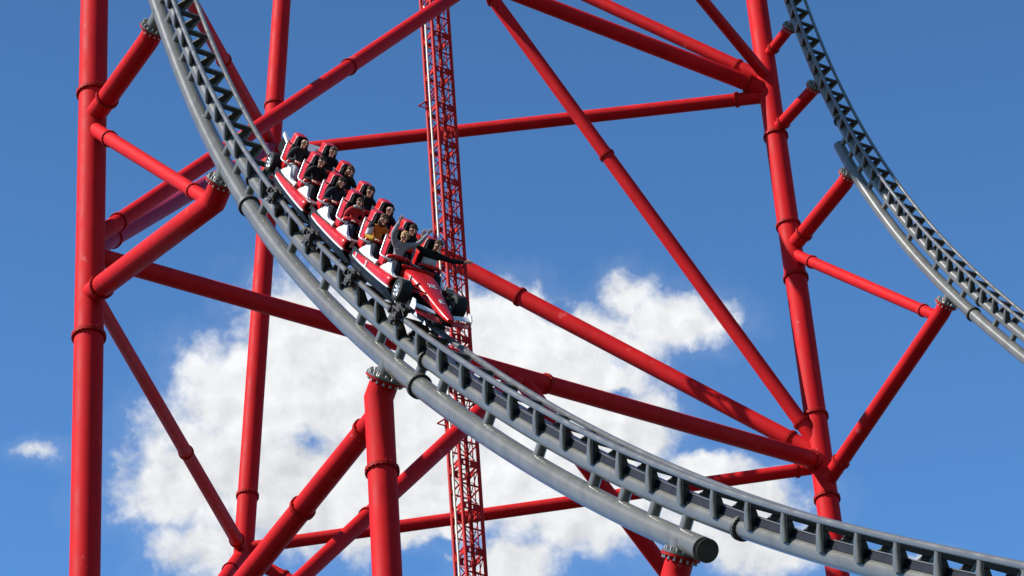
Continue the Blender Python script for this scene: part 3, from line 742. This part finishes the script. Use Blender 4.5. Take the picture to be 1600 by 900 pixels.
for q,lab,kind in CARS:
    e=empty('coaster_car',carmat(q)); tag(e,lab,'coaster car','cars of the red train'); cars.append(e)
    chassis(e,-1.55,1.65); tub(e,-1.3,1.35)
    for sg in (-1,1):
        side_pod(e,sg,kind=='front')
        for rx in (-.8,.8):
            fairing(e,rx,sg); seat(e,rx,sg*.40)
        bogie(e,-1.2,sg)
        if kind=='front': bogie(e,2.15,sg)
    if kind=='rear':
        for sg in (-1,1): racing_wheel('wheel',None,e,(-1.50,sg*.72,.76),sg)
        bm=bmesh.new(); loft(bm,[sect(x,-w,w,z0,z1,18,2.8) for x,w,z0,z1 in ((-1.15,.40,.72,1.35),(-1.45,.34,.68,1.22),(-1.85,.22,.66,1.0),(-2.15,.12,.68,.86))]); obj('engine_cover',bm,CARRED,e)
        bm=bmesh.new()
        bm.free()
        for sg in (-1,1):
            bm=bmesh.new(); prism(bm,[(-2.08,1.05),(-1.60,.95),(-1.55,1.34),(-1.98,1.42)],sg*.545,sg*.565,0); obj('wing_endplate',bm,PAD,e)
        bm=bmesh.new()
        for sg in (-1,1):
            prism(bm,[(-2.0,1.42),(-1.56,1.33),(-1.56,1.40),(-1.98,1.52)],sg*.52,sg*.59)
        prism(bm,[(-1.98,1.36),(-1.62,1.27),(-1.60,1.30),(-1.97,1.41)],-.54,.54)
        obj('rear_wing',bm,WHITE,e)
        bm=bmesh.new(); tube(bm,[(-1.50,-.62,.76),(-1.50,.62,.76)],.045,10)
        for sg in (-1,1): tube(bm,[(-1.2,sg*.3,.8),(-1.5,sg*.60,.8)],.02,6); tube(bm,[(-1.75,sg*.2,.7),(-1.5,sg*.60,.7)],.02,6)
        obj('axle',bm,BLACK,e)
    if kind=='front':
        # nose: raised bulkhead narrowing to a low tip
        bm=bmesh.new()
        st=[(1.25,.40,.60,1.0,4.5),(1.55,.39,.60,1.03,4.0),(1.9,.355,.60,1.01,3.4),(2.35,.29,.60,.94,3.0),(2.9,.225,.57,.83,2.9),(3.4,.175,.53,.735,2.8),(3.85,.12,.50,.655,2.6),(4.05,.085,.51,.61,2.4)]
        loft(bm,[sect(x,-w,w,z0,z1,22,p) for x,w,z0,z1,p in st]); nose=obj('nose',bm,CARRED,e)
        bm=bmesh.new(); box(bm,(1.27,0,1.02),(.06,.84,.09),bev=.02); obj('cockpit_rim',bm,CARRED,nose)
        bm=bmesh.new(); box(bm,(1.12,0,.95),(.30,.80,.22),bev=.03); obj('cockpit_cowl',bm,PAD,nose)  # black cowl box ahead of the front riders' knees
        bm=bmesh.new()
        def onnose(x):   # top surface height and slope
            xs=[s[0] for s in st]; zs=[s[3] for s in st]; return float(np.interp(x,xs,zs))
        def deck(x,txt,size):
            z=onnose(x); sl=math.atan2(onnose(x+.15)-onnose(x-.15),.3)
            m=Matrix.Translation((x,0,z+.004))@Matrix.Rotation(-sl,4,'Y')@Matrix.Rotation(R(-90),4,'Z'); text_mesh(bm,txt,size,m,.008)
        deck(3.15,'3',.28)
        for i,(w) in enumerate((.20,.16,.20)):
            x=2.30+.07*i; z=onnose(x); box(bm,(x,0,z+.002),(.035,w,.012),Matrix.Rotation(R(9),3,'Y'))
        obj('race_number',bm,WHITE,nose)
        for sg in (-1,1):
            racing_wheel('wheel',None,e,(2.48,sg*.71,.66),sg,.268,.30)
            bm=bmesh.new()
            for (a,b) in (((2.2,.24,.86),(2.46,.58,.80)),((2.75,.18,.80),(2.50,.58,.80)),((2.15,.24,.64),(2.46,.58,.56)),((2.8,.17,.62),(2.5,.58,.56)),((2.5,.2,.70),(2.48,.60,.68))):
                tube(bm,[(a[0],sg*a[1],a[2]),(b[0],sg*b[1],b[2])],.017,6)
            obj('suspension_arm',bm,BLACK,e)
            # front wing half: main plane, flap and endplate
            bm=bmesh.new(); 
            loft(bm,[[(x0_,sg*y,z_),(x0_+.20*c,sg*y,z_-.05*c),(x0_+.20*c,sg*y,z_-.07*c),(x0_,sg*y,z_-.025)] for y,x0_,z_,c in ((.24,3.50,.60,.75),(.40,3.42,.615,.9),(.70,3.30,.635,1.0))],0,False)
            wg=obj('front_wing',bm,WHITE,e)
            bm=bmesh.new(); loft(bm,[[(x0_,sg*y,z_),(x0_+.2,sg*y,z_-.06),(x0_+.2,sg*y,z_-.08),(x0_,sg*y,z_-.02)] for y,x0_,z_ in ((.10,3.70,.50),(.70,3.50,.53))],0,False); obj('lower_wing_plane',bm,CARRED,wg)
            bm=bmesh.new(); prism(bm,[(3.22,.50),(3.22,.71),(3.40,.72),(3.54,.61),(3.54,.50)],sg*.70,sg*.725); obj('wing_endplate',bm,WHITE,wg)
        bm=bmesh.new(); box(bm,(2.05,.58,.90),(.12,.20,.10),bev=.02); obj('mirror',bm,BARM,e)
        bm=bmesh.new()
        loft(bm,[[(x,-w,z0),(x,-w,z1),(x,w,z1),(x,w,z0)] for x,w,z0,z1 in ((1.5,.55,.28,.50),(2.4,.42,.30,.50),(3.3,.25,.34,.48),(3.9,.12,.40,.48))],0,False)
        for sg in (-1,1):
            tube(bm,[(2.0,sg*.45,.3),(2.6,sg*.5,.12)],.03,6); prism(bm,[(2.6,.30),(3.2,.34),(3.0,.42),(2.6,.42)],sg*.36,sg*.375)
        obj('under_nose_frame',bm,BLACK,e)
        bm=bmesh.new()
        for sg in (-1,1):
            prism(bm,[(2.95,.30),(3.22,.30),(3.02,.42)],sg*.45,sg*.46); prism(bm,[(3.3,.20),(3.5,.22),(3.34,.30)],sg*.3,sg*.31); prism(bm,[(1.95,.38),(2.25,.30),(2.0,.50)],sg*.66,sg*.67)
        obj('turning_vane',bm,WHITE,e)

# ---------------------------------------------------------------- riders
def cloth(name,c,rough=.85): return mat('cloth_'+name,c,rough,var=.12,vscale=14,spec=.2)
SKIN=mat('skin',(.40,.225,.15),.55,var=.05,vscale=20,spec=.3)
EYE=mat('eye_dark',(.02,.015,.012),.9,var=0,spec=.05); LIP=mat('lip',(.36,.12,.10),.5,var=0)
CL={'charcoal':cloth('charcoal',(0.0180,0.0203,0.0216)),'black':cloth('black',(0.0060,0.0060,0.0072)),'navy':cloth('navy',(0.0107,0.0132,0.0239)),'red':cloth('red',(0.3291,0.0180,0.0180)),
 'orange':cloth('orange',(0.3949,0.1197,0.0150)),'greyhood':cloth('grey_hoodie',(0.2154,0.2154,0.2274)),'paleg':cloth('pale_grey',(0.2513,0.2513,0.2513)),'dark':cloth('dark_trousers',(0.0096,0.0102,0.0132)),
 'denim':cloth('dark_denim',(0.0132,0.0180,0.0359)),'white':cloth('white_shirt',(0.4308,0.4189,0.4308)),'yellow':cloth('yellow',(0.4488,0.2513,0.0239)),'khaki':cloth('khaki_grey',(0.1197,0.1197,0.1077))}
HAIR={'dark':mat('hair_dark',(.028,.017,.011),.7,var=.2,vscale=30,spec=.1),'brown':mat('hair_brown',(.075,.038,.019),.7,var=.2,vscale=30,spec=.1),'blond':mat('hair_blond',(.36,.23,.09),.7,var=.15,vscale=30,spec=.15),'grey':mat('hair_cropped',(.085,.062,.045),.8,var=.2,vscale=30,spec=.1)}
def skin_bake(verts,edges,root=0,sub=2):
    """grow one continuous surface over a skeleton; verts: (co, rx, ry)"""
    me=bpy.data.meshes.new('s'); me.from_pydata([v[0] for v in verts],edges,[])
    o=bpy.data.objects.new('s',me); col.objects.link(o)
    md=o.modifiers.new('k','SKIN'); md.branch_smoothing=.6; md.use_smooth_shade=True
    for i,v in enumerate(verts):
        sv=me.skin_vertices[0].data[i]; sv.radius=(v[1],v[2] if len(v)>2 else v[1]); sv.use_root=(i==root)
    sd=o.modifiers.new('d','SUBSURF'); sd.levels=sub; sd.render_levels=sub
    dg=bpy.context.evaluated_depsgraph_get(); m2=bpy.data.meshes.new_from_object(o.evaluated_get(dg))
    bpy.data.objects.remove(o); bpy.data.meshes.remove(me); return m2
class Sk:
    def __init__(s): s.v=[];s.e=[]
    def add(s,co,r,ry=None,par=None):
        s.v.append((tuple(co),r,ry if ry else r)); i=len(s.v)-1
        if par is not None: s.e.append((par,i))
        return i
def limb_pts(p): return [Vector(x) for x in p]
POSES={
 'lap':dict(L=((-.06,.20,.47),(.02,.27,.22),(.22,.15,.24)),R=((-.06,-.20,.47),(.02,-.27,.22),(.22,-.14,.25)),head=(.05,0,.0)),
 'hold':dict(L=((-.05,.20,.46),(.05,.29,.24),(.27,.20,.27)),R=((-.05,-.20,.46),(.05,-.28,.24),(.26,-.20,.27)),head=(.03,0,-.01)),
 'up':dict(L=((-.03,.19,.50),(.06,.36,.66),(.08,.46,.90)),R=((-.03,-.19,.50),(.04,-.32,.70),(.02,-.26,.98)),head=(.04,0,-.02)),
 'out':dict(L=((-.03,.20,.47),(.12,.44,.47),(.22,.70,.55)),R=((-.03,-.20,.48),(-.02,-.40,.56),(-.02,-.37,.80)),head=(.06,.06,-.01)),
}
def skeleton(pose,scale,part):
    """part: body (full), shirt, trousers"""
    P=POSES[pose]; k=Sk(); g=-.030 if part=='body' else .016
    pel=k.add((0,0,.06),.115+g,.15+g)
    if part in('body','shirt'):
        ab=k.add((-.04,0,.20),.105+g,.145+g,pel); ch=k.add((-.07,0,.36),.115+g,.165+g,ab); uc=k.add((-.062,0,.485),.060 if part=='body' else .112,.09 if part=='body' else .165,ch)
        if part=='body':
            hx,hy,hz=P['head']
            nk=k.add((-.05,0,.555),.055,.055,uc); jw=k.add((-.025+hx*.5,hy*.6,.625),.066,.062,nk); md=k.add((-.025+hx,hy,.705+hz),.100,.082,jw); tp=k.add((-.035+hx,hy,.775+hz),.080,.068,md)
        if part=='shirt': k.add((-.052,0,.560),.066,.072,uc)
        for side in ('L','R'):
            s,e,w=[Vector(x) for x in P[side]]
            a=k.add(s,.040 if part=='body' else .095,None,uc); b=k.add(s.lerp(e,.5),.034 if part=='body' else .068,None,a); c=k.add(e,.042+g,None,b); d=k.add(e.lerp(w,.55),.038+g*.9,None,c)
            if part=='shirt':
                k.add(e.lerp(w,.93),.032+g,None,d); continue
            wi=k.add(w,.027,.027,d)
            f=(w-e).normalized(); sg=1 if side=='L' else -1
            up=pose in('up','out')
            nrm=Vector((1,0,0)) if up else Vector((0,0,-1)).lerp(f,.1)   # palm side
            sd=f.cross(nrm).normalized(); nrm=sd.cross(f).normalized()
            pm=k.add(w+f*.055,.030,.030,wi)
            curl=.12 if up else .55
            for j,(off,ln) in enumerate(((-.030,.068),(-.010,.080),(.010,.075),(.030,.058))):
                q0=w+f*.088+sd*off; i0=k.add(q0,.0105,None,pm)
                q1=q0+(f*math.cos(curl*.5)+nrm*math.sin(curl*.5)+sd*off*4).normalized()*ln*.55; i1=k.add(q1,.0095,None,i0)
                q2=q1+(f*math.cos(curl*1.3)+nrm*math.sin(curl*1.3)+sd*off*4).normalized()*ln*.5; k.add(q2,.008,None,i1)
            ths=-sd if (sd.dot(Vector((0,0,1)))<0)==(side=='L') else sd
            t0=k.add(w+f*.035+sd*(-.030),.012,None,pm); t1=k.add(w+f*.07+sd*(-.062)+nrm*.012,.0105,None,t0); k.add(w+f*.10+sd*(-.075)+nrm*.018,.009,None,t1)
    if part in('body','trousers'):
        for sg in (-1,1):
            h=k.add((.03,sg*.09,.05),.085+g,None,pel); t=k.add((.22,sg*.115,.085),.078+g,None,h); kn=k.add((.43,sg*.13,.09),.060+g,None,t)
            cf=k.add((.52,sg*.13,-.07),.056+g,None,kn); an=k.add((.60,sg*.13,-.28),.038+g*(1 if part=='body' else 1.2),None,cf)
            if part=='body': hl=k.add((.615,sg*.13,-.335),.042,None,an); k.add((.75,sg*.14,-.345),.036,.03,hl)
    vs=[(tuple(Vector(v[0])*scale),v[1]*scale,v[2]*scale) for v in k.v]
    return vs,k.e
def person(label,car,x,y,pose,hair,top,legs,scale=1.0,sleeve=None,hairlen=0,extra=None):
    scale*=1.06
    vs,es=skeleton(pose,scale,'body'); me=skin_bake(vs,es)
    hx,hy,hz=POSES[pose]['head']; hc=Vector((-.025+hx,hy,.705+hz))*scale
    bm=bmesh.new(); bm.from_mesh(me); bpy.data.meshes.remove(me)
    def blob(c,r,mi=0,n=10):
        q=bmesh.ops.create_uvsphere(bm,u_segments=n,v_segments=max(6,n//2+2),radius=1)
        for v in q['verts']: v.co=Vector((v.co.x*r[0],v.co.y*r[1],v.co.z*r[2]))*scale+hc+Vector(c)*scale
        for f in set(f for v in q['verts'] for f in v.link_faces): f.material_index=mi; f.smooth=True
    blob((.092,0,-.015),(.022,.016,.028)); blob((.078,0,.018),(.025,.012,.03))      # nose
    for sg in (-1,1):
        blob((.0,sg*.083,-.005),(.022,.012,.034)); blob((.080,sg*.034,.014),(.012,.016,.009),1); blob((.083,sg*.034,.036),(.012,.022,.006),1)
    blob((.078,0,-.062),(.012,.028,.010),2); blob((.060,0,-.095),(.028,.03,.022))
    body=obj('person',bm,[SKIN,EYE,LIP],car,(x,y,.90))
    body.parent=None; body.matrix_world=car.matrix_world@Matrix.Translation((x,y,.90))
    tag(body,label,'person','riders on the red train')
    def wear(name,part,m):
        v2,e2=skeleton(pose,scale,part); o=bpy.data.objects.new(name,skin_bake(v2,e2)); o.data.materials.append(m); link(o,body); return o
    sh=wear('shirt','shirt',CL[top]); wear('trousers','trousers',CL[legs])
    def piece(name,c,r,m,base=hc,sm=True):
        b=bmesh.new(); q=bmesh.ops.create_uvsphere(b,u_segments=16,v_segments=10,radius=1)
        for v in b.verts:
            n_=1+.06*math.sin(v.co.x*17+v.co.z*11)*math.cos(v.co.y*13)
            v.co=Vector((v.co.x*r[0],v.co.y*r[1],v.co.z*r[2]))*scale*n_+base+Vector(c)*scale
        for f in b.faces: f.smooth=sm
        return obj(name,b,m,body)
    if hair:
        h=HAIR[hair]
        if hair=='grey': piece('hair',(-.032,0,.036),(.093,.088,.082),h)
        else:
            piece('hair',(-.046,0,.052),(.098,.096,.086),h); piece('back_hair',(-.060,0,-.005),(.070,.090,.085),h); piece('fringe',(.030,.022,.072),(.052,.060,.028),h)
        if hairlen: piece('long_hair',(-.05,0,-.07),(.075,.108,.14),h)
    if extra: extra(body,piece,hc,scale)
    return body
def hood(m):
    def fn(body,piece,hc,s): piece('hood',(-.06,0,-.135),(.10,.125,.055),m)
    return fn
def yellow_sleeve(body,piece,hc,s):
    b=bmesh.new(); tube(b,[(.02,-.275,.24),(.12,-.22,.235),(.22,-.16,.25)],[.066,.066,.052],14); obj('yellow_sleeve',b,CL['yellow'],body)
    b=bmesh.new(); tube(b,[(-.06,-.20,.475),(-.02,-.235,.36),(.015,-.268,.26)],[.088,.078,.07],14); obj('white_sleeve',b,CL['white'],body)
    b=bmesh.new(); tube(b,[(-.07,-.155,.515),(-.06,-.21,.47),(-.045,-.235,.40)],[.082,.09,.08],14); obj('black_shoulder',b,CL['black'],body)
def white_front(body,piece,hc,s):
    b=bmesh.new()
    loft(b,[sect(0,-.17,.17,-.125,.125,18,2.6) ]*1 if False else [[(yy[2]*0+p[2]*1.0-.045,p[1],z) for p in sect(0,-w,w,-d,d,18,2.6) for yy in ((0,0,0),)] for z,w,d in ((.06,.178,.145),(.20,.172,.140),(.34,.180,.150),(.40,.165,.14))]); obj('white_vest',b,CL['white'],body)
def chest_patch(body,piece,hc,s):
    b=bmesh.new(); box(b,(.055,-.13,.40),(.012,.13,.035),Matrix.Rotation(R(18),3,'X'),bev=.004); obj('chest_print',b,CL['white'],body)
F,Mi,Re=cars[2],cars[1],cars[0]
person('bald man in charcoal sweater and pale grey trousers, near seat of the rearmost row',Re,-.80,-.40,'lap',None,'charcoal','paleg')
person('man with cropped hair and black top, far seat of the rearmost row',Re,-.80,.40,'hold','grey','black','dark')
person('smiling dark haired man in black sweater, near seat of the second row from the back',Re,.80,-.40,'lap','dark','black','dark')
person('long haired rider in shadow wearing dark brown, far seat of the second row from back',Re,.80,.40,'hold','brown','black','dark',.97,None,1)
person('woman with long dark hair in navy jacket, near seat of third row from back',Mi,-.80,-.40,'lap','dark','navy','dark',.96,None,1)
person('dark haired man in black below a tall headrest, far seat of third row from back',Mi,-.80,.40,'hold','dark','black','dark',.97)
person('child in red jacket with pale grey hood, near seat of the third row from front',Mi,.80,-.40,'lap','brown','red','denim',.88,None,0,hood(CL['paleg']))
person('bald rider in black top, far seat of the third row from front',Mi,.80,.40,'hold',None,'black','dark',.96)
person('brown haired woman in orange top with white and yellow sleeves, second row from front',F,-.80,-.40,'lap','brown','orange','dark',.97,None,1,yellow_sleeve)
person('rider in dark clothes almost hidden by the raised grey arm, second row from front',F,-.80,.40,'hold','dark','black','dark',.93)
person('blond rider in grey hoodie with both arms raised, near seat of the front row',F,.80,-.40,'up','blond','greyhood','dark',.98,None,0,chest_patch)
person('brown haired rider in black sleeves and white vest stretching one arm sideways, front row',F,.80,.40,'out','brown','black','dark',1.0,None,0,white_front)
